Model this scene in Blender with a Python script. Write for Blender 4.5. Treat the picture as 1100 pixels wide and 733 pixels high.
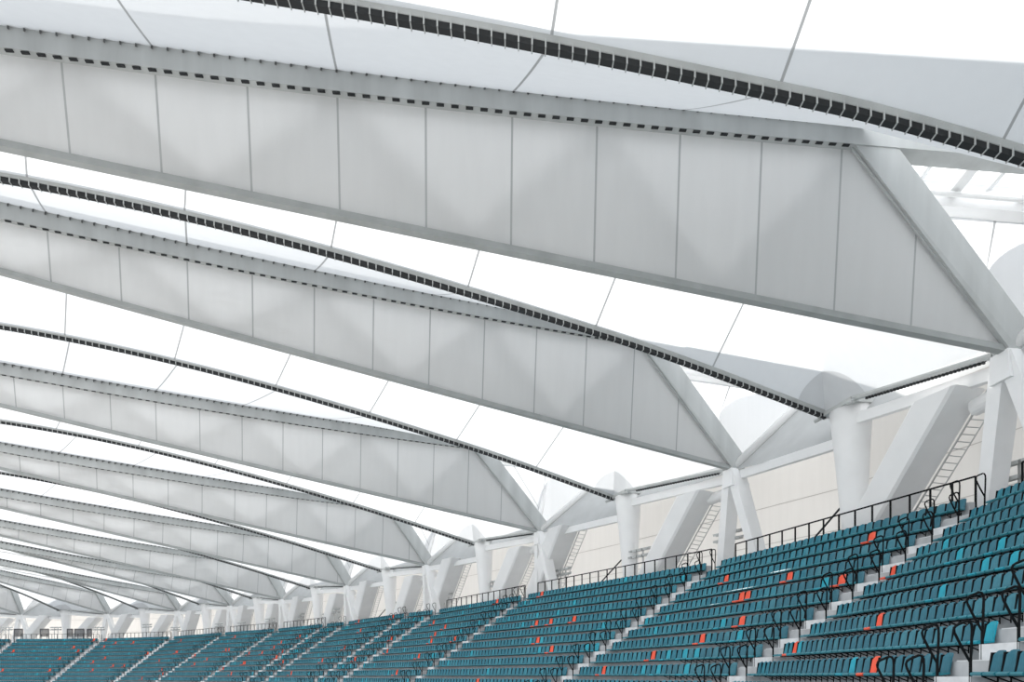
import bpy, bmesh, math, random
from math import sin, cos, pi, radians
from mathutils import Vector as V3, Matrix
random.seed(7)
sc = bpy.context.scene
for o in list(bpy.data.objects): bpy.data.objects.remove(o)

# ------------------------------------------------------------------ camera, sky, sun, exposure
S, EYE = 12.0, 12.0                     # metres per survey unit, eye height above the pitch
FPX, VY = 778.6, 726.1                  # focal length and horizon row for a 1100x733 frame
cd = bpy.data.cameras.new('camera'); cam = bpy.data.objects.new('camera', cd); sc.collection.objects.link(cam)
cd.sensor_fit = 'HORIZONTAL'; cd.sensor_width = 36.0; cd.lens = FPX/1100*36
cd.shift_y = (VY-366.5)/1100; cd.clip_start = .1; cd.clip_end = 2000
cam.location = (0, 0, EYE); cam.rotation_euler = (pi/2, 0, 0); sc.camera = cam
w = bpy.data.worlds.new('sky'); sc.world = w; w.use_nodes = True
nt = w.node_tree; nt.nodes.clear()
wo = nt.nodes.new('ShaderNodeOutputWorld'); bg = nt.nodes.new('ShaderNodeBackground')
tc = nt.nodes.new('ShaderNodeTexCoord'); sx = nt.nodes.new('ShaderNodeSeparateXYZ'); rp = nt.nodes.new('ShaderNodeValToRGB')
mr = nt.nodes.new('ShaderNodeMapRange'); mr.inputs[1].default_value = -1; mr.inputs[2].default_value = 1
nt.links.new(tc.outputs['Generated'], sx.inputs[0]); nt.links.new(sx.outputs['Z'], mr.inputs[0]); nt.links.new(mr.outputs[0], rp.inputs[0])
e = rp.color_ramp.elements
e[0].position = .40; e[0].color = (.60, .60, .59, 1); e[1].position = .52; e[1].color = (.90, .95, 1, 1)
nt.links.new(rp.outputs[0], bg.inputs[0]); bg.inputs[1].default_value = 1.05
nt.links.new(bg.outputs[0], wo.inputs[0])
sd = bpy.data.lights.new('sun', 'SUN'); so = bpy.data.objects.new('sun', sd); sc.collection.objects.link(so)
sd.energy = 6.8; sd.angle = radians(.6); sd.color = (1, .97, .93)
so.rotation_euler = V3((-.08, .98, .62)).to_track_quat('Z', 'Y').to_euler(); so.location = (0, 0, 80)
sc.view_settings.view_transform = 'Standard'; sc.view_settings.look = 'None'
sc.view_settings.exposure = 0.48; sc.view_settings.gamma = 1; sc.view_settings.use_curve_mapping = False
sc.cycles.use_denoising = True; sc.cycles.max_bounces = 10; sc.cycles.diffuse_bounces = 6; sc.cycles.transmission_bounces = 8
sc.cycles.transparent_max_bounces = 8

# ------------------------------------------------------------------ materials
def mat(name, col, rough=.6, noise=0, scale=3, metal=0, streak=False, spec=.3):
    m = bpy.data.materials.new(name); m.use_nodes = True; n = m.node_tree; b = n.nodes['Principled BSDF']
    b.inputs['Base Color'].default_value = (*col, 1); b.inputs['Roughness'].default_value = rough
    b.inputs['Metallic'].default_value = metal; b.inputs['Specular IOR Level'].default_value = spec
    if noise:
        g = n.nodes.new('ShaderNodeNewGeometry'); t = n.nodes.new('ShaderNodeTexNoise'); t.inputs['Scale'].default_value = scale
        t.inputs['Detail'].default_value = 5
        if streak:
            mp = n.nodes.new('ShaderNodeMapping'); mp.inputs['Scale'].default_value = (1, 1, .12)
            n.links.new(g.outputs['Position'], mp.inputs[0]); n.links.new(mp.outputs[0], t.inputs[0])
        else: n.links.new(g.outputs['Position'], t.inputs[0])
        r = n.nodes.new('ShaderNodeValToRGB'); r.color_ramp.elements[0].position = .3; r.color_ramp.elements[1].position = .7
        r.color_ramp.elements[0].color = (*[c*(1-noise) for c in col], 1); r.color_ramp.elements[1].color = (*[min(1, c*(1+noise*.5)) for c in col], 1)
        n.links.new(t.outputs[0], r.inputs[0]); n.links.new(r.outputs[0], b.inputs['Base Color'])
    return m
def cloth(name, dcol, tcol, fac, patch=0):
    """woven coated fabric that scatters some light and lets some through; patch = radius of a doubled disc round the object's origin"""
    m = bpy.data.materials.new(name); m.use_nodes = True; n = m.node_tree; n.nodes.clear()
    o = n.nodes.new('ShaderNodeOutputMaterial'); mx = n.nodes.new('ShaderNodeMixShader')
    d = n.nodes.new('ShaderNodeBsdfDiffuse'); t = n.nodes.new('ShaderNodeBsdfTranslucent')
    g = n.nodes.new('ShaderNodeNewGeometry'); ns = n.nodes.new('ShaderNodeTexNoise'); ns.inputs['Scale'].default_value = .8
    mp = n.nodes.new('ShaderNodeMapping'); mp.inputs['Scale'].default_value = (3, 3, .25)
    n.links.new(g.outputs['Position'], mp.inputs[0]); n.links.new(mp.outputs[0], ns.inputs[0]); ns.inputs['Detail'].default_value = 4
    r = n.nodes.new('ShaderNodeValToRGB'); r.color_ramp.elements[0].position = .3; r.color_ramp.elements[1].position = .7
    r.color_ramp.elements[0].color = (*[c*.96 for c in dcol], 1); r.color_ramp.elements[1].color = (*dcol, 1)
    n.links.new(ns.outputs[0], r.inputs[0]); n.links.new(r.outputs[0], d.inputs[0])
    t.inputs[0].default_value = (*tcol, 1); mx.inputs[0].default_value = fac
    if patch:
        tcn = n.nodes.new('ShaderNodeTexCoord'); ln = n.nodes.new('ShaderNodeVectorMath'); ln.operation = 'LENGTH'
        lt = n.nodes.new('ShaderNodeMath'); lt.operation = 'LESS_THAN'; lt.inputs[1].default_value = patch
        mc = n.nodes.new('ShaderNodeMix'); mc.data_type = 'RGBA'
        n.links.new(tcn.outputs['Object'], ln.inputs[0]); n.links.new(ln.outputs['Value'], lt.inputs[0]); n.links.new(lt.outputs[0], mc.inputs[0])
        mc.inputs[6].default_value = (*tcol, 1); mc.inputs[7].default_value = (*[c*.62 for c in tcol], 1)  # translucent colour is darker inside the patch radius
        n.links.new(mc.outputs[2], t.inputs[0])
    n.links.new(d.outputs[0], mx.inputs[1]); n.links.new(t.outputs[0], mx.inputs[2]); n.links.new(mx.outputs[0], o.inputs[0])
    return m
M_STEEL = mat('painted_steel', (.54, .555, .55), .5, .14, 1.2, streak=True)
M_HOOK = mat('hook_steel', (.12, .125, .125), .5)
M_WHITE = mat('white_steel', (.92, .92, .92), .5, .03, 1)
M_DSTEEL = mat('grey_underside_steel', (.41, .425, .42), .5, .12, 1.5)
M_BLACK = mat('black_paint', (.006, .007, .008), .6, spec=.12)
M_DARK = mat('dark_gap', (.03, .032, .034), .7)
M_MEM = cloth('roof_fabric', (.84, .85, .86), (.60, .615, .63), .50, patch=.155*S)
M_MEM0 = cloth('upper_roof_fabric', (.84, .85, .86), (.60, .615, .63), .50)
M_SEAM = cloth('fabric_seam', (.55, .56, .57), (.22, .225, .23), .3)
M_PANEL = cloth('cladding_fabric', (.79, .79, .785), (.78, .78, .78), .30)
M_PSEAM = cloth('cladding_seam', (.52, .53, .53), (.4, .4, .4), .15)
M_WALL = cloth('beige_fabric_wall', (.86, .835, .805), (.85, .82, .78), .2)
M_SOFFIT = mat('grey_soffit', (.48, .49, .49), .6, .08, 1)
M_WSEAM = mat('wall_seam', (.6, .57, .54), .7)
M_CONC = mat('concrete', (.50, .51, .52), .8, .16, 2.2)
M_STEP = mat('pale_step_paint', (.74, .75, .76), .7, .16, 3)
M_GLASS = cloth('skylight_sheet', (.9, .92, .95), (.98, .99, 1), .8)
def plastic(n, c): return mat(n, c, .42, .07, 5, spec=.4)
TEALS = [plastic('teal_plastic', (.028, .160, .218)), plastic('teal_plastic_faded', (.045, .205, .265)), plastic('teal_plastic_new', (.012, .36, .47))]
PANS = [plastic('teal_pan', (.025, .20, .25)), plastic('teal_pan_faded', (.03, .23, .29)), plastic('teal_pan_new', (.01, .32, .42))]
M_ORANGE = plastic('orange_plastic', (.90, .115, .055))
M_CHROME = mat('bare_metal', (.55, .55, .55), .35, metal=.6)
M_LOUVRE = mat('grey_louvre', (.10, .10, .105), .6)

# ------------------------------------------------------------------ mesh helpers
class MB:
    def __init__(s): s.v = []; s.f = []; s.m = []
    def add(s, vs, fs, m=0):
        b = len(s.v); s.v += [tuple(p) for p in vs]
        for f in fs: s.f.append(tuple(b+i for i in f)); s.m.append(m)
    def hexa(s, a, b, m=0):
        """a, b: two matching rings of points (same length); makes a closed prism between them"""
        k = len(a); s.add(list(a)+list(b), [tuple(range(k))[::-1], tuple(range(k, 2*k))]+[(i, (i+1) % k, k+(i+1) % k, k+i) for i in range(k)], m)
    def loft(s, rings, m=0, caps=True):
        k = len(rings[0]); vs = [p for r in rings for p in r]; fs = []
        for j in range(len(rings)-1):
            for i in range(k): fs.append((j*k+i, j*k+(i+1) % k, (j+1)*k+(i+1) % k, (j+1)*k+i))
        if caps: fs += [tuple(range(k))[::-1], tuple(range((len(rings)-1)*k, len(rings)*k))]
        s.add(vs, fs, m)
    def box(s, c, d, m=0, rz=0):
        x, y, z = [q/2 for q in d]; R = Matrix.Rotation(rz, 3, 'Z')
        P = [V3(c)+R@V3((i*x, j*y, k*z)) for k in (-1, 1) for i, j in ((-1, -1), (1, -1), (1, 1), (-1, 1))]
        s.hexa(P[:4], P[4:], m)
    def tube(s, pts, r, n=8, m=0, caps=True, flat=1.0):
        pts = [V3(p) for p in pts]; rings = []; up = V3((0, 0, 1))
        for i, p in enumerate(pts):
            d = (pts[min(i+1, len(pts)-1)]-pts[max(i-1, 0)]).normalized()
            a = d.cross(up)
            if a.length < .05: a = d.cross(V3((1, 0, 0)))
            a.normalize(); b = a.cross(d).normalized(); rr = r[i] if isinstance(r, (list, tuple)) else r
            rings.append([p+a*rr*cos(2*pi*k/n)+b*rr*flat*sin(2*pi*k/n) for k in range(n)])
        s.loft(rings, m, caps)
    def bar(s, p, q, wx, wz, m=0, up=V3((0, 0, 1))):
        p, q = V3(p), V3(q); d = (q-p).normalized(); a = d.cross(up)
        if a.length < .05: a = d.cross(V3((1, 0, 0)))
        a.normalize(); b = a.cross(d).normalized(); g = [(-1, -1), (1, -1), (1, 1), (-1, 1)]
        s.hexa([p+a*i*wx/2+b*j*wz/2 for i, j in g], [q+a*i*wx/2+b*j*wz/2 for i, j in g], m)
    def build(s, name, mats, parent=None, origin=None, smooth=False, recalc=True, local=False):
        me = bpy.data.meshes.new(name); o0 = V3(origin) if origin is not None else V3((0, 0, 0))
        me.from_pydata([tuple(V3(p)-o0) for p in s.v], [], s.f)
        for mm in (mats if isinstance(mats, (list, tuple)) else [mats]): me.materials.append(mm)
        me.polygons.foreach_set('material_index', s.m)
        if recalc:
            b = bmesh.new(); b.from_mesh(me); bmesh.ops.recalc_face_normals(b, faces=b.faces); b.to_mesh(me); b.free()
        if smooth:
            me.polygons.foreach_set('use_smooth', [True]*len(me.polygons))
        o = bpy.data.objects.new(name, me); sc.collection.objects.link(o)
        if parent: 
            o.parent = parent
            if origin is not None: o.location = o0-V3(parent.location)
            elif not local: o.matrix_parent_inverse = Matrix.Translation(-V3(parent.location))
        elif origin is not None: o.location = o0
        return o
def tag(o, label=None, cat=None, group=None, kind=None):
    if label: o['label'] = label
    if cat: o['category'] = cat
    if group: o['group'] = group
    if kind: o['kind'] = kind
    return o
def empty(name, loc, rz=0):
    o = bpy.data.objects.new(name, None); o.empty_display_size = .2; o.location = loc; o.rotation_euler = (0, 0, rz)
    sc.collection.objects.link(o); return o
def wp(x, y, z): return V3((x*S, y*S, EYE+z*S))
def proj(p): return 550+FPX*p[0]/p[1], VY-FPX*(p[2]-EYE)/p[1]
ORD = ['nearest', 'second nearest', 'third nearest', 'fourth nearest', 'fifth nearest', 'sixth nearest', 'seventh nearest', 'eighth nearest', 'ninth nearest', 'tenth nearest', 'eleventh nearest', 'farthest']
NTH = ['first', 'second', 'third', 'fourth', 'fifth', 'sixth', 'seventh', 'eighth', 'ninth', 'tenth', 'eleventh', 'twelfth', 'thirteenth', 'fourteenth', 'fifteenth', 'sixteenth', 'seventeenth', 'eighteenth', 'nineteenth', 'twentieth']
for tns in ('twenty', 'thirty'):
    NTH += [tns+'-'+x for x in NTH[:9]]+[{'twenty': 'thirtieth', 'thirty': 'fortieth'}[tns]]

# ------------------------------------------------------------------ surveyed frame (units of 12 m): trusses -1..10
NP = {-1: (1.582, .83), 0: (1.4642, 2.175), 1: (1.05, 3.532), 2: (.1695, 5.0525), 3: (-.7768, 6.3774), 4: (-1.763, 7.636), 5: (-2.8291, 8.8345), 6: (-3.9079, 9.9964), 7: (-5.1108, 11.0344), 8: (-6.5539, 11.7011), 9: (-8.1258, 11.9492), 10: (-9.71, 12.02)}
TH = {-1: 3.051, 0: 3.2253, 1: 3.4274, 2: 3.4675, 3: 3.5662, 4: 3.6887, 5: 3.8249, 6: 4.0597, 7: 4.263, 8: 4.4639, 9: 4.6678, 10: 4.85}
HN = {-1: .90, 0: .9832, 1: 1.0197, 2: 1.0168, 3: .9856, 4: .9612, 5: .9439, 6: .9805, 7: 1.0012, 8: 1.0105, 9: 1.0217, 10: 1.02}
DB = {-1: .15, 0: .1498, 1: .1468, 2: .1247, 3: -.0025, 4: -.059, 5: -.0977, 6: -.0342, 7: -.1078, 8: -.0578, 9: -.0623, 10: -.06}
DHB = {-1: .1, 0: .1351, 1: .1077, 2: .108, 3: .0405, 4: .0029, 5: -.0173, 6: -.1089, 7: -.1639, 8: -.0903, 9: -.0138, 10: 0}
B0, HB, M1, Q1, SP, S00, BB1, BB2, WN, WF = .3479, .3872, .0199, .0119, .2366, .0294, .1478, .0023, .064, .19
VOFF, VH, Z1, Z2, Z3 = -.0305, .059, .207, .0179, -.0091
CH = .094                               # top chord depth
TIP = 3.55                              # length of a truss from its outer corner
OUTER = .65                             # how far the roof runs out behind the nodes
TR = range(-1, 11)
def nvec(a): return V3((cos(a), sin(a), 0))
def tvec(a): return V3((sin(a), -cos(a), 0))       # towards the next truss
assert tvec(TH[0]).dot(V3((NP[1][0]-NP[0][0], NP[1][1]-NP[0][1], 0))) > 0
def TP(i, s, tau, h):                   # point of truss i: s inward from its node, tau towards the next truss, height h
    n, t = nvec(TH[i]), tvec(TH[i]); return wp(NP[i][0]+n.x*s+t.x*tau, NP[i][1]+n.y*s+t.y*tau, h)
def bb(i): return B0+DB[i]
def topz(i, s):
    q = s-bb(i); return HN[i]+HB+DHB[i]+M1*q+(Q1*q*q if q > 0 else 0)
def botz(i, s): return HN[i]+BB1*s+BB2*s*s
def bay(i):
    m = (V3((*NP[i], 0))+V3((*NP[i+1], 0)))/2; n = (nvec(TH[i])+nvec(TH[i+1])).normalized()
    return m, n, V3((n.y, -n.x, 0)), (HN[i]+HN[i+1])/2
def BP(i, s, tau, h):                   # point of the bay between truss i and i+1, h above the mean node height
    m, n, t, hh = bay(i); q = m+n*s+t*tau; return wp(q.x, q.y, hh+h)
def vtau(s): return .085*max(0, 1-s/.9)**1.5
def VP(i, s): return BP(i, VOFF+s, vtau(s), valz(s))
def valz(s): return VH+Z1*s+Z2*s*s+Z3*s**3 if s > 0 else VH
DECK = .468

# ------------------------------------------------------------------ stands: surveyed aisles (scaled about the eye)
KS = .93
AQ = [(-2, (1.50, .28), 174.0), (-1, (1.58, 1.28), 179.5), (0, (1.516, 2.325), 180.5), (1, (1.042, 3.722), 193.7), (2, (.085, 5.257), 204.4), (3, (-.685, 6.469), 204.4), (3.5, (-1.006, 6.829), 208.0),
      (4, (-1.819, 7.912), 212.2), (4.5, (-2.143, 8.248), 213.7), (5, (-2.969, 9.098), 218.9), (6, (-3.957, 9.905), 228.5), (7, (-5.145, 10.959), 242.3), (8, (-6.552, 11.576), 254.7), (9, (-8.061, 11.738), 263.1), (10, (-9.58, 11.80), 271.0)]
H0, RUN, RISE, NR = .5566*KS*S, .08528*KS*S, .06136*KS*S, 13
TIPH, OVER = .43, .50                   # seat lip above its tread; lip in front of the riser behind it
AW = 1.15                               # aisle width
AIS = []
for j, q, a in AQ: AIS.append((V3((q[0]*KS*S, q[1]*KS*S, 0)), V3((cos(radians(a)), sin(radians(a)), 0))))
def tread(k): return EYE+H0-RISE*k-TIPH
def edge(j, r): return AIS[j][0]+AIS[j][1]*r      # r: inward distance from the top row's seat lips
ZD = tread(0)
# terraces
for j in range(len(AIS)-1):
    mb = MB()
    for k in range(NR):
        r0 = -OVER+k*RUN; r1 = r0+RUN; z = tread(k); lo = z-1.3
        a0, a1, b0, b1 = edge(j, r0), edge(j, r1), edge(j+1, r0), edge(j+1, r1)
        f = lambda p, zz: V3((p.x, p.y, zz))
        mb.hexa([f(a0, lo), f(a1, lo), f(b1, lo), f(b0, lo)], [f(a0, z), f(a1, z), f(b1, z), f(b0, z)])
    tag(mb.build('floor_terrace', M_CONC), kind='structure')
# low parapet carrying the top row's seats
for j in range(len(AIS)-1):
    a = edge(j, -OVER-.02); c = edge(j+1, -OVER-.02); d = (c-a).normalized(); a = a+d*(AW if j else 0); o_ = -(AIS[j][1]+AIS[j+1][1]).normalized()*.22
    mb = MB(); q4 = [a, c, c+o_, a+o_]
    mb.hexa([V3((p.x, p.y, ZD-.3)) for p in q4], [V3((p.x, p.y, ZD+.70)) for p in q4])
    tag(mb.build('trim_parapet', M_CONC), kind='structure')
# concourse behind the top row
mb = MB(); ring = []
for j in range(len(AIS)):
    p = edge(j, -OVER); ring.append(p)
outr = []
for i in TR:
    n = nvec(TH[i]); outr.append(V3((NP[i][0]*S-n.x*OUTER*S*1.25, NP[i][1]*S-n.y*OUTER*S*1.25, 0)))
poly = ring+outr[::-1]
mb.hexa([V3((p.x, p.y, ZD-.4)) for p in poly], [V3((p.x, p.y, ZD)) for p in poly])
deck = tag(mb.build('floor', M_CONC), kind='structure')
bm = bmesh.new(); bm.from_mesh(deck.data); bmesh.ops.triangulate(bm, faces=bm.faces); bm.to_mesh(deck.data); bm.free()
# aisle stairs: a full block at every row and a half-height block before it
anames = ['at the bottom right corner, nearest of all']
for j in range(1, len(AIS)-1):
    mb = MB(); q, m = AIS[j]; d = (AIS[j+1][0]-q).normalized()
    for k in range(NR-1):
        for r0, r1, z in ((-OVER+(k)*RUN+RUN*.0, -OVER+(k+1)*RUN, tread(k)+.02), (-OVER+(k+1)*RUN, -OVER+(k+1)*RUN+RUN*.5, (tread(k)+tread(k+1))/2+.02)):
            pts = [q+m*r0+d*.02, q+m*r1+d*.02, q+m*r1+d*(AW-.02), q+m*r0+d*(AW-.02)]
            mb.hexa([V3((p.x, p.y, z-RISE*.62)) for p in pts], [V3((p.x, p.y, z)) for p in pts])
    tag(mb.build('floor_aisle_steps', M_STEP), kind='structure')

# ------------------------------------------------------------------ back wall of beige fabric
mb = MB(); wl = []
for i in TR:
    n = nvec(TH[i]); wl.append(V3((NP[i][0]-n.x*OUTER, NP[i][1]-n.y*OUTER, topz(i, -OUTER)+CH)))
    if i < 10:
        m, n2, t2, hh = bay(i); c = m-n2*(OUTER+.02); c.z = hh+.84; wl.append(c)
for q_, (a, b) in enumerate(zip(wl, wl[1:])):
    ta, tb_ = [1.27-.11*max(0, min(1, (x-4)/4)) for x in (q_, q_+1)]
    zz = [(.40, .745, 0), (.745, .749, 1), (.749, .955, 0), (.955, .959, 1), (.959, None, 0)]
    mb.add([wp(a.x, a.y, ta), wp(b.x, b.y, tb_), wp(b.x, b.y, b.z), wp(a.x, a.y, a.z)], [(0, 1, 2, 3)], 2)  # roof-fabric band up to the eaves, added to keep sun from leaking in
    for z0, z1, mi in zz: mb.add([wp(a.x, a.y, z0), wp(b.x, b.y, z0), wp(b.x, b.y, z1 or tb_), wp(a.x, a.y, z1 or ta)], [(0, 1, 2, 3)], mi)
wall = tag(mb.build('wall_back', [M_WALL, M_WSEAM, M_MEM0]), kind='structure')

# ------------------------------------------------------------------ roof trusses
def frange(a, b, n): return [a+(b-a)*k/n for k in range(n+1)]
for i in TR:
    b = bb(i); root = empty('roof_truss', TP(i, 0, 0, HN[i]))
    nm = ORD[max(0, i)] if i >= 0 else None
    tag(root, (f'pale grey clad roof truss, {nm} of the trusses crossing the picture' if i >= 0 else 'pale grey roof truss running overhead, nearer than the big one at the top'), 'roof truss', 'roof trusses fanning out over the stand')
    hb = topz(i, b)-HN[i]
    ss = frange(b, b+TIP, 40)
    # near top chord (with its clamps), far top chord
    for side, (t0, t1) in enumerate(((-WN-.018, -WN+.045), (WF-.05, WF+.012))):
        mb = MB()
        rings = []
        for s in [-OUTER]+frange(-OUTER*.5, b, 4)+ss[1:]:
            z = topz(i, s); rings.append([TP(i, s, t0, z), TP(i, s, t1, z), TP(i, s, t1, z+CH), TP(i, s, t0, z+CH)])
        mb.loft(rings)
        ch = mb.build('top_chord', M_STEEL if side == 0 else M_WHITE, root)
        if side == 0 and i >= 0:
            hk = MB(); dl = MB(); k = 0
            while k*SP/6 < TIP-.4:
                s = b+.02+k*SP/6; z = topz(i, s); tt = t0
                c = TP(i, s, tt-.003, z+CH-.004); c2 = TP(i, s, tt-.010, z+CH-.014)
                hk.bar(TP(i, s-.010, tt-.001, z+CH*.70), TP(i, s+.004, tt-.012, z+CH*.70-.012), .06, .06)
                hk.bar(TP(i, s+.004, tt-.012, z+CH-.010), TP(i, s+.008, tt-.003, z+CH*.70-.018), .05, .06)
                dl.bar(TP(i, s-.001, tt+.004, z-.003), TP(i, s+.019, tt+.004, z-.003), .10, .03)
                k += 1
            hk.bar(TP(i, b-.6, tt-.004, topz(i, b-.6)+CH), TP(i, b, tt-.004, topz(i, b)+CH), .05, .05)
            for s0, s1 in zip(ss[:-5], ss[1:-4]): hk.bar(TP(i, s0, tt-.004, topz(i, s0)+CH*.70), TP(i, s1, tt-.004, topz(i, s1)+CH*.70), .05, .06)
            tag(hk.build('membrane_hook', M_HOOK, ch), 'row of small grey hooks along the top edge', kind='stuff')
            tag(dl.build('dark_slot', M_DARK, ch), 'row of dark rectangular openings along the bottom edge', kind='stuff')  # dark bars stand for the slots under the chord
    # bottom chord
    mb = MB(); rings = []
    for s in frange(-.03, b+TIP-.05, 40):
        z = botz(i, s); rings.append([TP(i, s, -.024, z-.018), TP(i, s, .004, z-.018), TP(i, s, .004, z), TP(i, s, -.024, z)])
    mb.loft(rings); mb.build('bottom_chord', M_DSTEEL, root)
    # end post from the node up to the top chord
    mb = MB(); T0 = topz(i, b)
    prof = [(-.002, HN[i]-.01), (b, T0), (b+.02, T0+.02), (b-.12, T0+.02), (b-.128, T0), (-.072, HN[i]+.045), (-.075, HN[i]-.06), (-.01, HN[i]-.05)]
    def lean(h, w_): return w_*max(0, min(1, (h-HN[i])/hb))
    mb.hexa([TP(i, s, -.032-lean(h, WN-.018), h) for s, h in prof], [TP(i, s, .03, h) for s, h in prof])
    mb.bar(TP(i, .004, -.024, HN[i]), TP(i, b+.008, -.024-WN+.02, T0), .05, .06)
    mb.build('end_post', M_STEEL, root)
    # joint block
    # side panels with their seams
    for side, (tb, tt_, inset) in enumerate(((-.014, -WN+.006, 0), (.02, WF-.02, 0))):
        mb = MB(); bounds = [(S00+b+k*SP) for k in range(-1, 16)]
        cuts = [(0.0, False)]
        st = [x for x in bounds if .03 < x < b+TIP-.1]
        pts = sorted(set([0.0, b]+[x-.0028 for x in st]+[x+.0028 for x in st]+[x+SP*f for x in st for f in (.25, .5, .75) if x+SP*f < b+TIP-.1]))
        def top_(s): return topz(i, s) if s >= b else HN[i]+(T0-HN[i])*s/b
        NV = 8
        for a, c in zip(pts, pts[1:]):
            seam = any(abs((a+c)/2-x) < .001 for x in st)
            for q in range(NV):
                def P(s, f):
                    z0, z1 = botz(i, s), top_(s); h = z0+(z1-z0)*f
                    fr = min(1, max(0, (h-z0)/max(.001, topz(i, max(s, b))-z0)))
                    return TP(i, s, tb+(tt_-tb)*fr, h)
                mb.add([P(a, q/NV), P(c, q/NV), P(c, (q+1)/NV), P(a, (q+1)/NV)], [(0, 1, 2, 3)], 1 if seam else 0)
        mb.build('side_panel', [M_PANEL, M_PSEAM], root, recalc=False)
    mb = MB(); mb.add([TP(i, -.002, -.014, HN[i]), TP(i, -.002, .02, HN[i]), TP(i, b-.002, WF-.02, T0), TP(i, b-.002, -WN+.006, T0)], [(0, 1, 2, 3)])  # cover added to stop sunlight leaking in at the truss end
    mb.build('end_light_stop', M_PANEL, root)
    # lattice inside
    mb = MB(); pitch = SP*3; s = b-.02
    for tb, tt_ in ((.006, -WN+.05), (.02, WF-.10)):
        s = b+.02
        while s+pitch < b+TIP:
            m_ = s+pitch/2
            mb.tube([TP(i, s, tt_, topz(i, s)+.01), TP(i, m_, tb, botz(i, m_)+.02)], .017*S, 8)
            mb.tube([TP(i, m_, tb, botz(i, m_)+.02), TP(i, s+pitch, tt_, topz(i, s+pitch)+.01)], .017*S, 8)
            s += pitch
    mb.build('web_member', M_WHITE, root)
    # sheet over the truss, between the two top chords
    mb = MB(); pr = None
    for s in frange(-OUTER, b+TIP, 44):
        z = topz(i, s)+CH*.8; cur = [TP(i, s, -WN+.04, z), TP(i, s, WF-.045, z)]
        if pr: mb.add(pr+cur[::-1], [(0, 1, 2, 3)])
        pr = cur
    sk = mb.build('skylight_sheet', M_GLASS, root)
    mb = MB(); k = 0
    s = b-.18
    while s > -OUTER:
        mb.bar(TP(i, s, -WN+.03, topz(i, s)+.045), TP(i, s-.03, WF-.03, topz(i, s)+.045), .42, .3)
        mb.bar(TP(i, s-.12, -WN+.03, topz(i, s)+.06), TP(i, s-.15, WF-.03, topz(i, s)+.06), .12, .12)
        mb.bar(TP(i, s-.13, -WN+.05, topz(i, s)+.06), TP(i, s-.16, WF-.05, topz(i, s)+.06), .05, .05)
        s -= .24
    mb.tube([TP(i, b-.1, WF-.075, topz(i, b)+.02), TP(i, -OUTER, WF-.075, topz(i, -OUTER)+.02)], .008*S, 8)
    mb.build('skylight_bar', M_WHITE, root)

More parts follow.
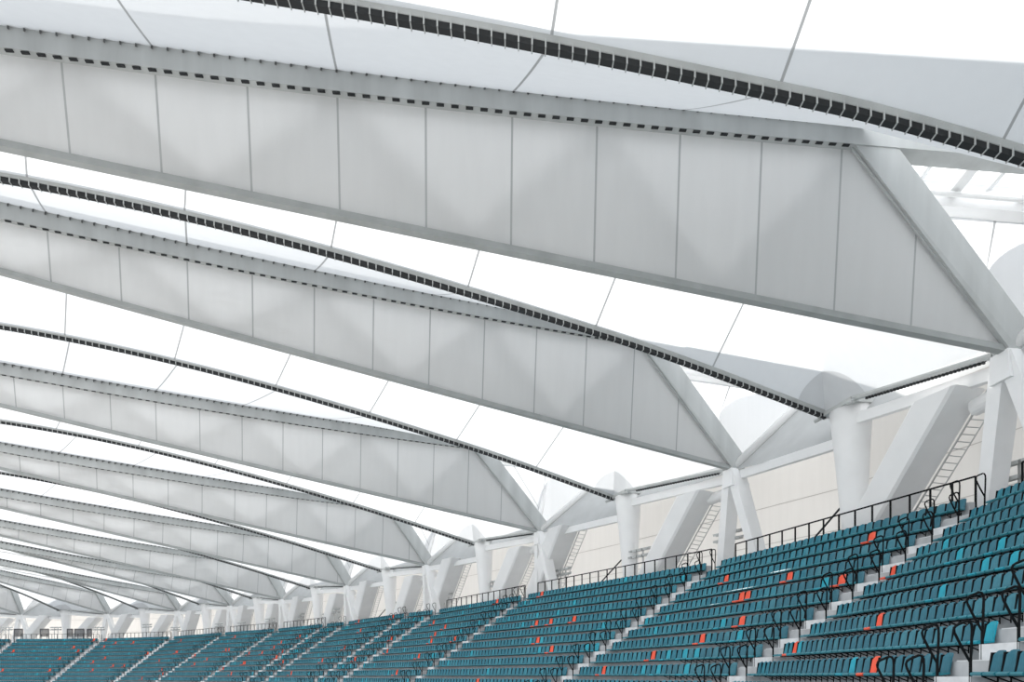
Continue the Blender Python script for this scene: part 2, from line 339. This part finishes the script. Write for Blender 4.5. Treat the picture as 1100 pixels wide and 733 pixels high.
# ------------------------------------------------------------------ roof membranes with their valley clamps
def seam_cuts(vals, half):
    return sorted([v-half for v in vals]+[v+half for v in vals])
for i in range(-1, 10):
    mb = MB(); o0 = BP(i, VOFF, 0, VH)
    smax = TIP+.3
    for side in (0, 1):
        tr = i if side == 0 else i+1; tau = WF if side == 0 else -WN; b = bb(tr)
        seams = [b+S00+SP*k for k in range(0, 17, 2)]
        svals = sorted(set([b+.0]+[x-.0032 for x in seams]+[x+.0032 for x in seams]+[x+SP*f for x in seams for f in (.5, 1, 1.5) if x+SP*f < b+TIP]))
        svals = [x for x in svals if b <= x <= b+TIP]
        NV = 14
        def ridge(s): return TP(tr, s, tau, topz(tr, s)+CH*.68)
        def surf(s, f):
            a = ridge(s); sv = s
            c = VP(i, sv); p = a.lerp(c, f); p.z -= .006*S*4*f*(1-f)*min(1, (s-b)/.4); return p
        for a, c in zip(svals, svals[1:]):
            seam = (c-a) < .0072
            for q in range(NV):
                mb.add([surf(a, q/NV), surf(c, q/NV), surf(c, (q+1)/NV), surf(a, (q+1)/NV)], [(0, 1, 2, 3)], 1 if seam else 0)
        # corner between the upper truss corner, the valley end and the valley
        a_ = ridge(b); prev = None
        for k in range(5):
            sv = b*k/4; e0 = VP(i, sv); cur = [a_.lerp(e0, q/NV) for q in range(NV+1)]
            if prev:
                for q in range(NV): mb.add([prev[q], cur[q], cur[q+1], prev[q+1]], [(0, 1, 2, 3)], 0)
            prev = cur
        if side == 1: continue
        # outer fan: node - upper corner - valley end
        nd = TP(tr, -.01, tau*.2, HN[tr]+.015)
        VR, VL = BP(i, VOFF, -.085, VH), BP(i, VOFF, .085, VH)
        mb.add([ridge(b), VR, VL], [(0, 1, 2)], 0)
        N2 = 8; prev = None
        for k in range(N2+1):
            e0 = nd.lerp(ridge(b), k/N2); cur = [e0.lerp(VR, q/NV) for q in range(NV+1)]
            if prev:
                for q in range(NV): mb.add([prev[q], cur[q], cur[q+1], prev[q+1]], [(0, 1, 2, 3)], 0)
            prev = cur
    me = mb.build('roof_membrane', [M_MEM, M_SEAM], origin=o0, recalc=False)
    tag(me, (f'white translucent roof membrane between the {ORD[i]} and {ORD[i+1].replace(" nearest","")} truss from the camera' if i >= 0 else 'white translucent roof membrane at the very top of the picture, nearest overhead'), 'roof membrane', 'roof membranes between the trusses')
    # valley clamp strip
    zs = frange(0, TIP*1.05, 60)
    vp = [VP(i, s) for s in zs]
    lt = MB(); lt.tube([p+V3((0, 0, .02*S*.3)) for p in vp], .014*S, 8)
    for tr, tau in ((i, WF),):
        nd = TP(tr, -.01, tau*.2, HN[tr]-.005); lt.tube([VP(i, 0), BP(i, VOFF, -.085, VH), nd], .011*S, 8)
    cl = lt.build('valley_tube', M_STEEL, me, origin=o0); cl.location = (0, 0, 0)
    dk = MB()
    for a, c in zip(vp, vp[1:]): dk.bar(a-V3((0, 0, .011*S)), c-V3((0, 0, .011*S)), .20, .17)
    dk2 = MB(); L = TIP*1.05; k = 0
    while k*.028 < L:
        s = k*.028; p = VP(i, s); _, n2, t2, _h = bay(i)
        dk2.bar(p+t2*-.125+V3((0, 0, -.02)), p+t2*-.125+V3((0, 0, -.235)), .03, .04); dk2.bar(p+t2*.125+V3((0, 0, -.02)), p+t2*.125+V3((0, 0, -.235)), .03, .03)
        dk2.bar(p+t2*-.13+V3((0, 0, -.225)), p+t2*.13+V3((0, 0, -.225)), .03, .02)
        k += 1
    for tr, tau in ((i, WF), (i+1, -WN)):
        nd = TP(tr, -.01, tau*.2, HN[tr]-.005)
        ek = MB(); VR = BP(i, VOFF, -.085, VH); e0, e1 = VR.lerp(nd, .12), VR.lerp(nd, .96); ek.bar(e0+V3((0, 0, -.13)), e1+V3((0, 0, -.13)), .05, .03)
        for k in range(34):
            p = e0.lerp(e1, k/34)+V3((0, 0, -.16)); q = e0.lerp(e1, (k+.5)/34)+V3((0, 0, -.16)); ek.bar(p, q, .10, .10)
        if tr == i: ek.build('edge_strip', M_DARK, me, origin=o0).location = (0, 0, 0)
    x = dk.build('clamp_strip', M_DARK, me, origin=o0); x.location = (0, 0, 0)
    x = dk2.build('clamp_bracket', M_STEEL, me, origin=o0); x.location = (0, 0, 0); tag(x, 'row of small grey brackets across the dark strip', kind='stuff')

# ------------------------------------------------------------------ outer facade: translucent facets, grey soffit triangles, eaves tubes, lower beams
for i in range(-1, 10):
    W_ = BP(i, -OUTER, 0, .80); Vb = BP(i, VOFF-.03, 0, VH-.135); dn = ORD[i] if i >= 0 else None
    place = f'{dn} bay' if i >= 0 else 'beyond the right edge'
    root = empty('eaves_facet', W_); tag(root, f'white eaves canopy with tube edge and grey soffit, {place}', 'eaves canopy', 'eaves canopies behind the piers')
    for tr, tau in ((i, WF), (i+1, -WN)):
        b = bb(tr); Vb = BP(i, VOFF-.03, 0, VH-(.06 if tr == i else .135)); nd = TP(tr, -.03, tau*.3, HN[tr]+.0); E_ = TP(tr, -OUTER, tau, topz(tr, -OUTER)+.0); Bt = TP(tr, b-.12, tau, topz(tr, b)+.0)
        mb = MB(); n2 = 12; side = 1 if tau < 0 else 0
        A_, B_ = [nd.lerp(Bt, k/n2) for k in range(n2+1)], [W_.lerp(E_, k/n2) for k in range(n2+1)]
        cuts = [0, .245, .255, .495, .505, .745, .755, 1]
        for k in range(n2):
            for f0, f1 in zip(cuts, cuts[1:]):
                mb.add([A_[k].lerp(B_[k], f0), A_[k].lerp(B_[k], f1), A_[k+1].lerp(B_[k+1], f1), A_[k+1].lerp(B_[k+1], f0)], [(0, 1, 2, 3)], 1 if f1-f0 < .02 else 0)
        if tau < 0:
            mb = MB(); E2 = TP(tr, -OUTER, WF, topz(tr, -OUTER)); mb.add([nd, E_, W_], [(0, 1, 2)]); mb.add([nd, E_, E2], [(0, 1, 2)])  # closing triangles added to stop sun leaking onto the seats
        mb.build('facet_fabric', [M_MEM0, M_SEAM], root, origin=W_, recalc=False).location = (0, 0, 0)
        mb = MB(); mb.tube([nd, W_], .020*S, 12); mb.build('eaves_tube', M_WHITE, root, origin=W_, smooth=True).location = (0, 0, 0)
        mb = MB(); inn = nd+V3((0, 0, -.25))
        mb.add([inn, W_+V3((0, 0, -.1)), Vb], [(0, 1, 2)]); mb.build('soffit_panel', M_SOFFIT, root, origin=W_).location = (0, 0, 0)
        mb = MB(); mb.bar(TP(tr, -.05, tau*.3, HN[tr]-.045), Vb, .3, .48); mb.build('edge_beam', M_WHITE, root, origin=W_).location = (0, 0, 0)

# ------------------------------------------------------------------ tapered piers under the valley ends
for i in range(-1, 10):
    hh = bay(i)[3]; zt = VH-.012; zb = DECK-.02-hh
    mb = MB(); rings = []
    for f in frange(0, 1, 8):
        h = zt+(zb-zt)*f; ww = .092-.050*f**.85; so_ = VOFF-.055-.02*f
        rings.append([BP(i, so_+.8*ww*cos(2*pi*q/28), ww*sin(2*pi*q/28), h) for q in range(28)])
    mb.loft(rings); root = empty('tapered_pier', BP(i, VOFF-.07, 0, zb))
    sh = mb.build('shaft', M_WHITE, root); sh.data.polygons.foreach_set('use_smooth', [len(p.vertices) == 4 for p in sh.data.polygons])
    mb = MB(); mb.hexa([BP(i, VOFF-.055+x, y, zt) for x, y in ((-.07, -.095), (-.07, .095), (.07, .095), (.07, -.095))], [BP(i, VOFF-.055+x, y, zt+.016) for x, y in ((-.07, -.095), (-.07, .095), (.07, .095), (.07, -.095))])
    for sgn in (-1, 1):
        nd_ = TP(i if sgn < 0 else i+1, 0, 0, HN[i]+.02); p_ = BP(i, VOFF+.02, sgn*.085, zt-.005); q_ = p_.lerp(nd_, .05); mb.tube([p_, q_], .008*S, 8)
    mb.build('bearing_plate', M_STEEL, root)
    tag(root, (f'white pier, wide at the top, under the roof valley, {ORD[i]} in the row' if i >= 0 else 'white pier under the overhead roof valley beyond the right edge'), 'pier', 'tapered white piers behind the stand')

# ------------------------------------------------------------------ forked columns under the truss nodes
for i in TR:
    root = empty('forked_column', TP(i, 0, 0, DECK)); zt = HN[i]-.02; drop = zt-DECK
    tag(root, (f'white forked column under the outer tip of the {ORD[i]} roof truss' if i >= 0 else 'white forked column under the truss tip beyond the right edge'), 'column', 'forked white columns under the truss tips')
    for sg in (1, -1):
        mb = MB(); rings = []
        for f in frange(0, 1, 6):
            h = zt-drop*f; c = sg*(.012+drop*.30*f); a = .030-.002*f; so_ = -.035-.05*f; d = .034-.006*f
            rings.append([TP(i, so_+x, c+y, h) for x, y in ((-d, -a), (-d, a), (d, a), (d, -a))])
        mb.loft(rings); mb.build('leg', M_WHITE, root)
    mb = MB(); pr_ = [(-.075, -.035), (-.075, .035), (.004, .035), (.004, -.035)]
    mb.hexa([TP(i, x-.002, y*1.2, HN[i]-.10) for x, y in pr_], [TP(i, x, y, HN[i]-.015) for x, y in pr_]); mb.build('head', M_WHITE, root)

# ------------------------------------------------------------------ raking struts (two a bay) in the plane of the nodes
def CP(i, lam, o, h):                   # along the line node i -> node i+1, o outward
    a, c = V3((*NP[i], 0)), V3((*NP[i+1], 0)); d = (c-a).normalized(); m = bay(i)[1]; n = V3((-d.y, d.x, 0)); n = n if n.dot(m) > 0 else -n
    q = a.lerp(c, lam)-n*o; return wp(q.x, q.y, h)
def strut(i, lam, beta, htop, wid, o0, o1, f0, f1):
    L = (V3((*NP[i], 0))-V3((*NP[i+1], 0))).length; z0, z1 = htop, DECK-.01; mb = MB(); rings = []
    for h in (z0, z1):
        l0 = lam+beta*(z0-h)/L; l1 = l0+wid/L
        if h == z1: o0, o1 = f0, f1
        rings.append([CP(i, l0, o1, h), CP(i, l0, o0, h), CP(i, l0+.01, o0-.008, h), CP(i, l1-.01, o0-.008, h), CP(i, l1, o0, h), CP(i, l1, o1, h)])
    mb.loft(rings); return mb, rings
for i in range(-1, 10):
    hm = bay(i)[3]
    for kind, lam, beta, htop, wid in (('R', .105, 1.18, hm-.07, .17), ('L', .60, 1.25, hm-.03, .17)):
        if kind == 'L':
            if i < 1: continue
            lam = {1: .80, 2: .68}.get(i, .65)
        mb, rings = strut(i, lam, beta, htop, wid, *((0, .12, .115, .24) if kind == 'R' else (-.02, .12, .13, .26)))
        foot = sum(rings[1], V3())/6
        root = empty('raking_strut', foot); mb.build('shaft', M_WHITE, root)
        side_ = 'beside the forked column' if kind == 'R' else 'farther from the camera, behind the pier'
        tag(root, f'broad white raking strut in the {ORD[i]} bay, {side_}' if i >= 0 else f'broad white raking strut beyond the right edge, {side_}', 'strut', 'raking struts behind the top rail')
        # cable ladder along the outer lower edge
        if i <= 5 or kind == 'R':
            L = (V3((*NP[i], 0))-V3((*NP[i+1], 0))).length; mb = MB(); a0, a1 = [], []
            for f in frange(0, 1, 26):
                h = htop-(htop-DECK)*f; l = lam+beta*(htop-h)/L
                ff = (.12 if kind == 'R' else .14)*f; a0.append(CP(i, l-.006, .125+ff, h)); a1.append(CP(i, l-.03, .15+ff, h-.012))
            mb.tube(a0, .045, 6); mb.tube(a1, .03, 6)
            for p, q in zip(a0, a1): mb.tube([p, q], .022, 5)
            o = mb.build('cable_ladder', M_CHROME, root)
# white rainwater pipe stubs at the strut heads
for i in range(0, 6):
    root = None; mb = MB(); a = CP(i, .13, .12, HN[i]-.10); c = TP(i, -.10, .0, HN[i]-.085)
    mb.tube([a, c], .028*S, 16); mb.tube([a+V3((0, 0, -.25)), a+V3((0, 0, .05))], .012*S, 10)
    o = mb.build('rainwater_pipe', M_WHITE, origin=a, smooth=False)
    tag(o, f'fat white pipe stub between strut head and column head, {ORD[i]} bay', 'pipe', 'pipe stubs at the strut heads')

# ------------------------------------------------------------------ seats
def seat_back(mb, m, hi=True):
    W, n = .188, (6 if hi else 2); rows = [(0, .44, .02), (0, .62, -.02), (0, .79, -.055), (0, .88, -.085)] if hi else [(0, .44, .02), (0, .885, -.08)]
    fr, bk = [], []
    for r, (_, z, y) in enumerate(rows):
        ww = W*(.90 if r == len(rows)-1 and hi else 1)
        for k in range(n+1):
            u = -1+2*k/n; cz = -.05*u**4 if r == len(rows)-1 else 0
            fr.append((u*ww, y+.035*u*u, z+cz)); bk.append((u*ww, y+.035*u*u-.03, z+cz))
    N = len(fr); R = len(rows); fs = []; id_ = lambda r, k: r*(n+1)+k
    for r in range(R-1):
        for k in range(n):
            fs.append((id_(r, k), id_(r, k+1), id_(r+1, k+1), id_(r+1, k)))
            fs.append((N+id_(r, k), N+id_(r+1, k), N+id_(r+1, k+1), N+id_(r, k+1)))
    for k in range(n): fs.append((id_(R-1, k), id_(R-1, k+1), N+id_(R-1, k+1), N+id_(R-1, k)))
    for r in range(R-1):
        fs.append((id_(r, 0), id_(r+1, 0), N+id_(r+1, 0), N+id_(r, 0))); fs.append((id_(r, n), N+id_(r, n), N+id_(r+1, n), id_(r+1, n)))
    mb.add(fr+bk, fs, m)
def seat_pan(mb, m, hi=True):
    W = .20
    prof = [(.02, .41), (.02, .45), (.20, .435), (.36, .455), (.41, .44), (.425, .41), (.40, .375), (.2, .385)] if hi else [(.02, .40), (.02, .45), (.40, .45), (.425, .41), (.40, .375)]
    mb.hexa([(-W, y, z) for y, z in prof], [(W, y, z) for y, z in prof], m)
def seat_bracket(mb, m, hi=True, pitch=.46):
    mb.box((0, .14, .37), (pitch, .05, .03), m)
    mb.hexa([(pitch/2-.022, -.10, .46), (pitch/2-.022, .05, .46), (pitch/2-.022, .0, .84), (pitch/2-.022, -.12, .84)], [(pitch/2+.022, -.10, .46), (pitch/2+.022, .05, .46), (pitch/2+.022, .0, .84), (pitch/2+.022, -.12, .84)], m)
    if hi:
        mb.bar((.0, .30, .37), (.0, .0, .25), .022, .025, m); mb.bar((0, .0, .36), (0, .0, .20), .025, .025, m)
SB, SPN = [], []
for mm in TEALS+[M_ORANGE]:
    b_ = MB(); seat_back(b_, 0); o = b_.build('seat_back', mm, smooth=False); SB.append(o)
for mm in PANS+[M_ORANGE]:
    b_ = MB(); seat_pan(b_, 0); o = b_.build('seat_pan', mm); SPN.append(o)
b_ = MB(); seat_bracket(b_, 0); SBR = b_.build('seat_bracket', M_BLACK)
me_back = [o.data for o in SB]; me_pan = [o.data for o in SPN]; me_br = SBR.data
for o in SB+SPN+[SBR]: bpy.data.objects.remove(o)
ORANGE = [(936,580),(847,624),(906,625),(957.5,614),(947,670),(856,698),(936,721),(782.5,622),(796.5,644.5),(803,643),(800,670),(754,688),(700,707),(577.5,670.5),(593.5,668),(616,666),(577.5,689),(593,698.5),(650,723),(581,637.6),
(534,646),(465,668.6),(478,674),(467,681),(464,689.6),(489,686),(416,699),(449,705.5),(427,723),(513,731),(420,686),(421.6,661.6),(385,666),(387,677.5),(322,684.5),(302,691),(294,695),(303,700),(268,702),(282,702),(297,705.5),(262.5,712),(304.5,710.6),(371,696),(381,709),(346.5,709),(313.5,723),
(144,689),(195,689),(190,700),(190,703),(158.6,702),(171,711),(174.5,717.6),(174.5,722),(152,727),(134,717.6),(209,705),(222,709),(209.5,713),(242,698.5),(247,698.5),(253,686),(263,712),(239.5,717.6),(249,722.7),
(14,700),(79.5,696),(85,699),(64,707),(55,722),(2.5,722),(102,688),(115,689),(125,691.5),(112,696),(113,707),(100,710.6),(121.5,715),(100.5,719)]
BRIGHT = [(1017,586),(1078,587),(1030,597),(1057,607.5),(1086,602),(1014,637),(887,628.5),(916,717),(862,700),(1066,680),(732,623),(693,668),(717,665),(706,680),(777,672),(794,686),(718,706),(739,705),(751,704),(690,722),(707,722),(738,722)]
seats = []                              # (world pos, rz, section, row, index from left, color, dist)
SECN = ['corner block', 'right-hand block', 'second block', 'third block', 'fourth block', 'narrow fifth block', 'sixth block', 'narrow seventh block', 'eighth block', 'ninth block', 'tenth block', 'eleventh block', 'twelfth block', 'thirteenth block']
for j in range(len(AIS)-1):
    for k in range(NR):
        a = edge(j, k*RUN-.425); c = edge(j+1, k*RUN-.425); d = (c-a).normalized()
        a = a+d*(AW+.02 if j > 0 else 0); L = (c-a).length; pt = .345 if j == 1 else .43; n = max(1, int(L/pt)); p_ = L/n
        nrm = V3((d.y, -d.x, 0)); nrm = nrm if nrm.dot(AIS[j][1]) > 0 else -nrm
        rz = math.atan2(nrm.y, nrm.x)-pi/2
        for q in range(n):
            c0 = a+d*((q+.5)*p_); seats.append([V3((c0.x, c0.y, tread(k))), rz, j, k, n-1-q, None, p_, n])
pj = []
for s_ in seats:
    if s_[0].y < 3: pj.append(None); continue
    pj.append(proj(s_[0]+V3((0, 0, .63))))
rnd = random.Random(3)
for s_ in seats:
    r = rnd.random(); s_[5] = 0 if r < .62 else (1 if r < .955 else 2)
def setcol(lst, ci, only_near=False):
    for x, y in lst:
        best, bd = None, 1e9
        for idx, p in enumerate(pj):
            if p is None or seats[idx][5] == 3: continue
            dd = (p[0]-x)**2+1.6*(p[1]-y)**2
            if dd < bd: best, bd = idx, dd
        if bd < 200: seats[best][5] = ci
for s_ in seats:
    if s_[2] <= 2 and s_[5] == 2: s_[5] = 1
setcol(ORANGE, 3); setcol(BRIGHT, 2)
vis = [idx for idx, p in enumerate(pj) if p and -8 < p[0] < 1108 and p[1] < 741 and p[1] > 0]
vis.sort(key=lambda q: seats[q][0].y/seats[q][6]); near = set(vis[:300])
CN = ['teal', 'teal', 'bright turquoise', 'orange']
root0 = None
for idx in sorted(near, key=lambda q: seats[q][0].y):
    pos, rz, j, k, q, ci, p_, n = seats[idx]
    root = empty('stadium_seat', pos, rz); sx_ = p_/.46
    tag(root, f'{CN[ci]} plastic seat, {NTH[q]} from the left end of the {NTH[k]} row down, {SECN[j]}', 'seat', 'stadium seats')
    for nm, me_ in (('seat_back', me_back[ci]), ('seat_pan', me_pan[ci]), ('seat_bracket', me_br)):
        o = bpy.data.objects.new(nm, me_); sc.collection.objects.link(o); o.parent = root; o.scale = (sx_ if nm == 'seat_bracket' else min(sx_, 1.03), 1, 1)
# everything beyond the first three hundred: one mass
mb = MB(); TB = []
for ci in range(4):
    t_ = MB(); seat_back(t_, ci, False); seat_pan(t_, 4+min(ci, 2) if ci < 3 else 3, False); t_.m = list(t_.m); seat_bracket(t_, 7, False); TB.append(t_)
for idx, s_ in enumerate(seats):
    if idx in near: continue
    pos, rz, j, k, q, ci, p_, n = s_
    if pj[idx] is None: continue
    t_ = TB[ci]; cr, sr = cos(rz), sin(rz); b = len(mb.v); sx_ = p_/.46
    mb.v += [(pos.x+x*sx_*cr-y*sr, pos.y+x*sx_*sr+y*cr, pos.z+z) for x, y, z in t_.v]
    mb.f += [tuple(b+v for v in f) for f in t_.f]; mb.m += t_.m
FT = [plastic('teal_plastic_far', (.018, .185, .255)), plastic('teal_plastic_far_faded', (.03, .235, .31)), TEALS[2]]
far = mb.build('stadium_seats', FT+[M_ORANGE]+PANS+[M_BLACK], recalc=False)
tag(far, 'teal stadium seats with scattered orange ones in the blocks beyond the nearest rows', 'seats', 'stadium seats', 'stuff')

# ------------------------------------------------------------------ looped aisle handrails
def loop_mesh():
    mb = MB(); r = .027
    mb.tube([(0, 0, -.02), (0, 0, .72)], r*1.15, 8)
    # the loop leans out over the step below (y is inward)
    pts = [(0, .0, .64), (0, -.015, .85), (0, -.03, 1.28), (0, -.022, 1.40), (0, .015, 1.46), (0, .07, 1.47), (0, .24, 1.40), (0, .30, 1.36), (0, .325, 1.29), (0, .30, 1.20), (0, .16, .92), (0, .01, .66)]
    mb.tube(pts, r, 8); mb.box((0, 0, 0), (.12, .12, .02)); return mb
h0_ = loop_mesh().build('handrail', M_BLACK, smooth=False); hm_ = h0_.data; bpy.data.objects.remove(h0_)
AN = ['nearest aisle at the right edge', 'second aisle from the right', 'third aisle from the right', 'fourth aisle from the right', 'fifth aisle from the right', 'sixth aisle from the right', 'seventh aisle from the right', 'eighth aisle from the right', 'ninth aisle from the right', 'tenth aisle from the right', 'eleventh aisle from the right', 'twelfth aisle from the right', 'last aisle on the left']
for j in range(1, len(AIS)-1):
    q, m = AIS[j]; d = (AIS[j+1][0]-q).normalized(); rz = math.atan2(m.y, m.x)-pi/2
    for k in range(NR-1):
        for sd_, off in (('near', .05), ('far', AW-.08)):
            p = q+m*((k*RUN)-.05)+d*off; p = V3((p.x, p.y, tread(k)))
            x, y = proj(p+V3((0, 0, 1.45)))
            if x > 1130 or y > 745: continue
            o = bpy.data.objects.new('handrail', hm_); sc.collection.objects.link(o); o.location = p; o.rotation_euler = (0, 0, rz)
            tag(o, f'black looped handrail, {NTH[k]} step down, {sd_} side of the {AN[j-1]}', 'handrail', 'looped handrails along the aisles')

# ------------------------------------------------------------------ top rails behind the last row
for j in range(len(AIS)-1):
    a = edge(j, -.98); c = edge(j+1, -.98); d = (c-a).normalized(); a = a+d*(AW+.25); c = c-d*.5; L = (c-a).length
    if j in (5, 7): continue
    root = empty('top_rail', V3((a.x, a.y, ZD))); n = max(2, round(L/.98)); hgt = 1.72
    if j == 6: hgt = .95
    tag(root, f'black guard rail with thin posts behind the {SECN[j]} of seats', 'guard rail', 'guard rails behind the top row')
    mb = MB(); mb.bar(V3((a.x, a.y, ZD+hgt)), V3((c.x, c.y, ZD+hgt)), .05, .06); mb.build('handrail_bar', M_BLACK, root)
    for k in range(n+1):
        p = a+d*(L*k/n); mb = MB(); mb.box((p.x, p.y, ZD+hgt/2), (.06, .06, hgt), 0, math.atan2(d.y, d.x)); mb.box((p.x, p.y, ZD+.02), (.16, .16, .04), 0, math.atan2(d.y, d.x)); mb.build('post', M_BLACK, root)

# ------------------------------------------------------------------ floodlight racks on the concourse
def rack(u, ytop, off, big=False, lab=''):
    # find the concourse line point whose bearing is u
    best = None
    for j in range(len(AIS)-1):
        for f in frange(0, 1, 60):
            p = edge(j, off).lerp(edge(j+1, off), f)
            if p.y < 5: continue
            x, y = proj(V3((p.x, p.y, ZD)))
            if best is None or abs(x-u) < best[0]: best = (abs(x-u), p, (edge(j+1, off)-edge(j, off)).normalized())
    _, p, d = best; ht = (VY-ytop)*p.y/FPX+EYE; rz = math.atan2(d.y, d.x)
    root = empty('floodlight_rack', V3((p.x, p.y, ZD)), rz)
    tag(root, lab, 'floodlight rack', 'small floodlight racks behind the guard rail')
    H = ht-ZD
    for sx_ in (-.35, .35):
        mb = MB(); mb.box((sx_, 0, H/2), (.09, .09, H)); mb.build('mast', M_CHROME, root, local=True)
    for lv in ([H, H-.55, H-1.1] if big else [H, H-.42]):
        mb = MB(); mb.box((0, 0, lv-.14), (2.1, .07, .07)); mb.build('crossbar', M_CHROME, root, local=True)
        for k in range(4):
            x0 = -.83+k*.55; mb = MB()
            mb.hexa([(x0-.2, -.05, lv-.12), (x0+.2, -.05, lv-.12), (x0+.2, .28, lv-.20), (x0-.2, .28, lv-.20)], [(x0-.22, -.10, lv+.06), (x0+.22, -.10, lv+.06), (x0+.22, .30, lv-.06), (x0-.22, .30, lv-.06)])
            mb.build('lamp_head', M_STEEL, root, local=True)
RK = [(688, 590, -2.6), (783, 571, -3.0), (927, 538, -2.6), (1088, 497, -2.6), (604, 611, -3.4), (532, 624, -3), (480, 634, -3.4), (436, 642, -3), (425, 647, -3.6), (394, 649, -4), (360, 654.5, -3), (352, 659, -3.6), (322, 660, -4), (291, 664.6, -4), (260, 669, -4), (236, 670, -3.4), (189, 674, -4), (158, 671, -4), (106, 674, -3.4), (60, 674, -4), (8, 674, -4)]
for q, (u, y, off) in enumerate(sorted(RK, reverse=True)):
    rack(u, y, off, u > 1050, f'grey rack of small floodlights behind the rail, {NTH[q]} from the right edge')
# dark louvred screens far away on the left
for q, (u0, u1) in enumerate([(15, 24), (43, 52), (72, 78), (80, 90), (93.5, 98)]):
    def at(u):
        for j in range(10, len(AIS)-1):
            for f in frange(0, 1, 400):
                p = edge(j, -5.0).lerp(edge(j+1, -5.0), f)
                if abs(proj(V3((p.x, p.y, ZD)))[0]-u) < .3: return p
    a, c = at(u0), at(u1)
    if a is None or c is None: continue
    z1 = EYE+(VY-676)*a.y/FPX; z0 = EYE+(VY-684.5)*a.y/FPX; mb = MB()
    root = empty('louvre_screen', V3((*((a+c)/2).xy, ZD)))
    tag(root, f'dark grey louvred screen on the far concourse, {NTH[q]} from the left', 'screen', 'dark louvred screens on the far concourse')
    for k in range(7):
        z = z0+(z1-z0)*(k+.5)/7; mb.bar(V3((a.x, a.y, z)), V3((c.x, c.y, z)), .1, (z1-z0)/9)
    mb.build('louvre', M_LOUVRE, root); mb = MB()
    for p in (a, c): mb.bar(V3((p.x, p.y, ZD)), V3((p.x, p.y, z1)), .12, .12)
    mb.bar(V3((a.x, a.y, z1)), V3((c.x, c.y, z1)), .12, .1); mb.build('frame', M_LOUVRE, root)
# thin dark brace rods beside the struts
for i in (0, 1, 3):
    a = CP(i, .50, .09, bay(i)[3]-.29); c = CP(i, .73, .05, DECK)
    mb = MB(); mb.tube([a, c], .05, 6); o = mb.build('brace_rod', M_DARK, origin=c)
    tag(o, f'thin dark diagonal brace rod left of the pier, {ORD[i]} bay', 'rod', 'thin brace rods behind the rail')
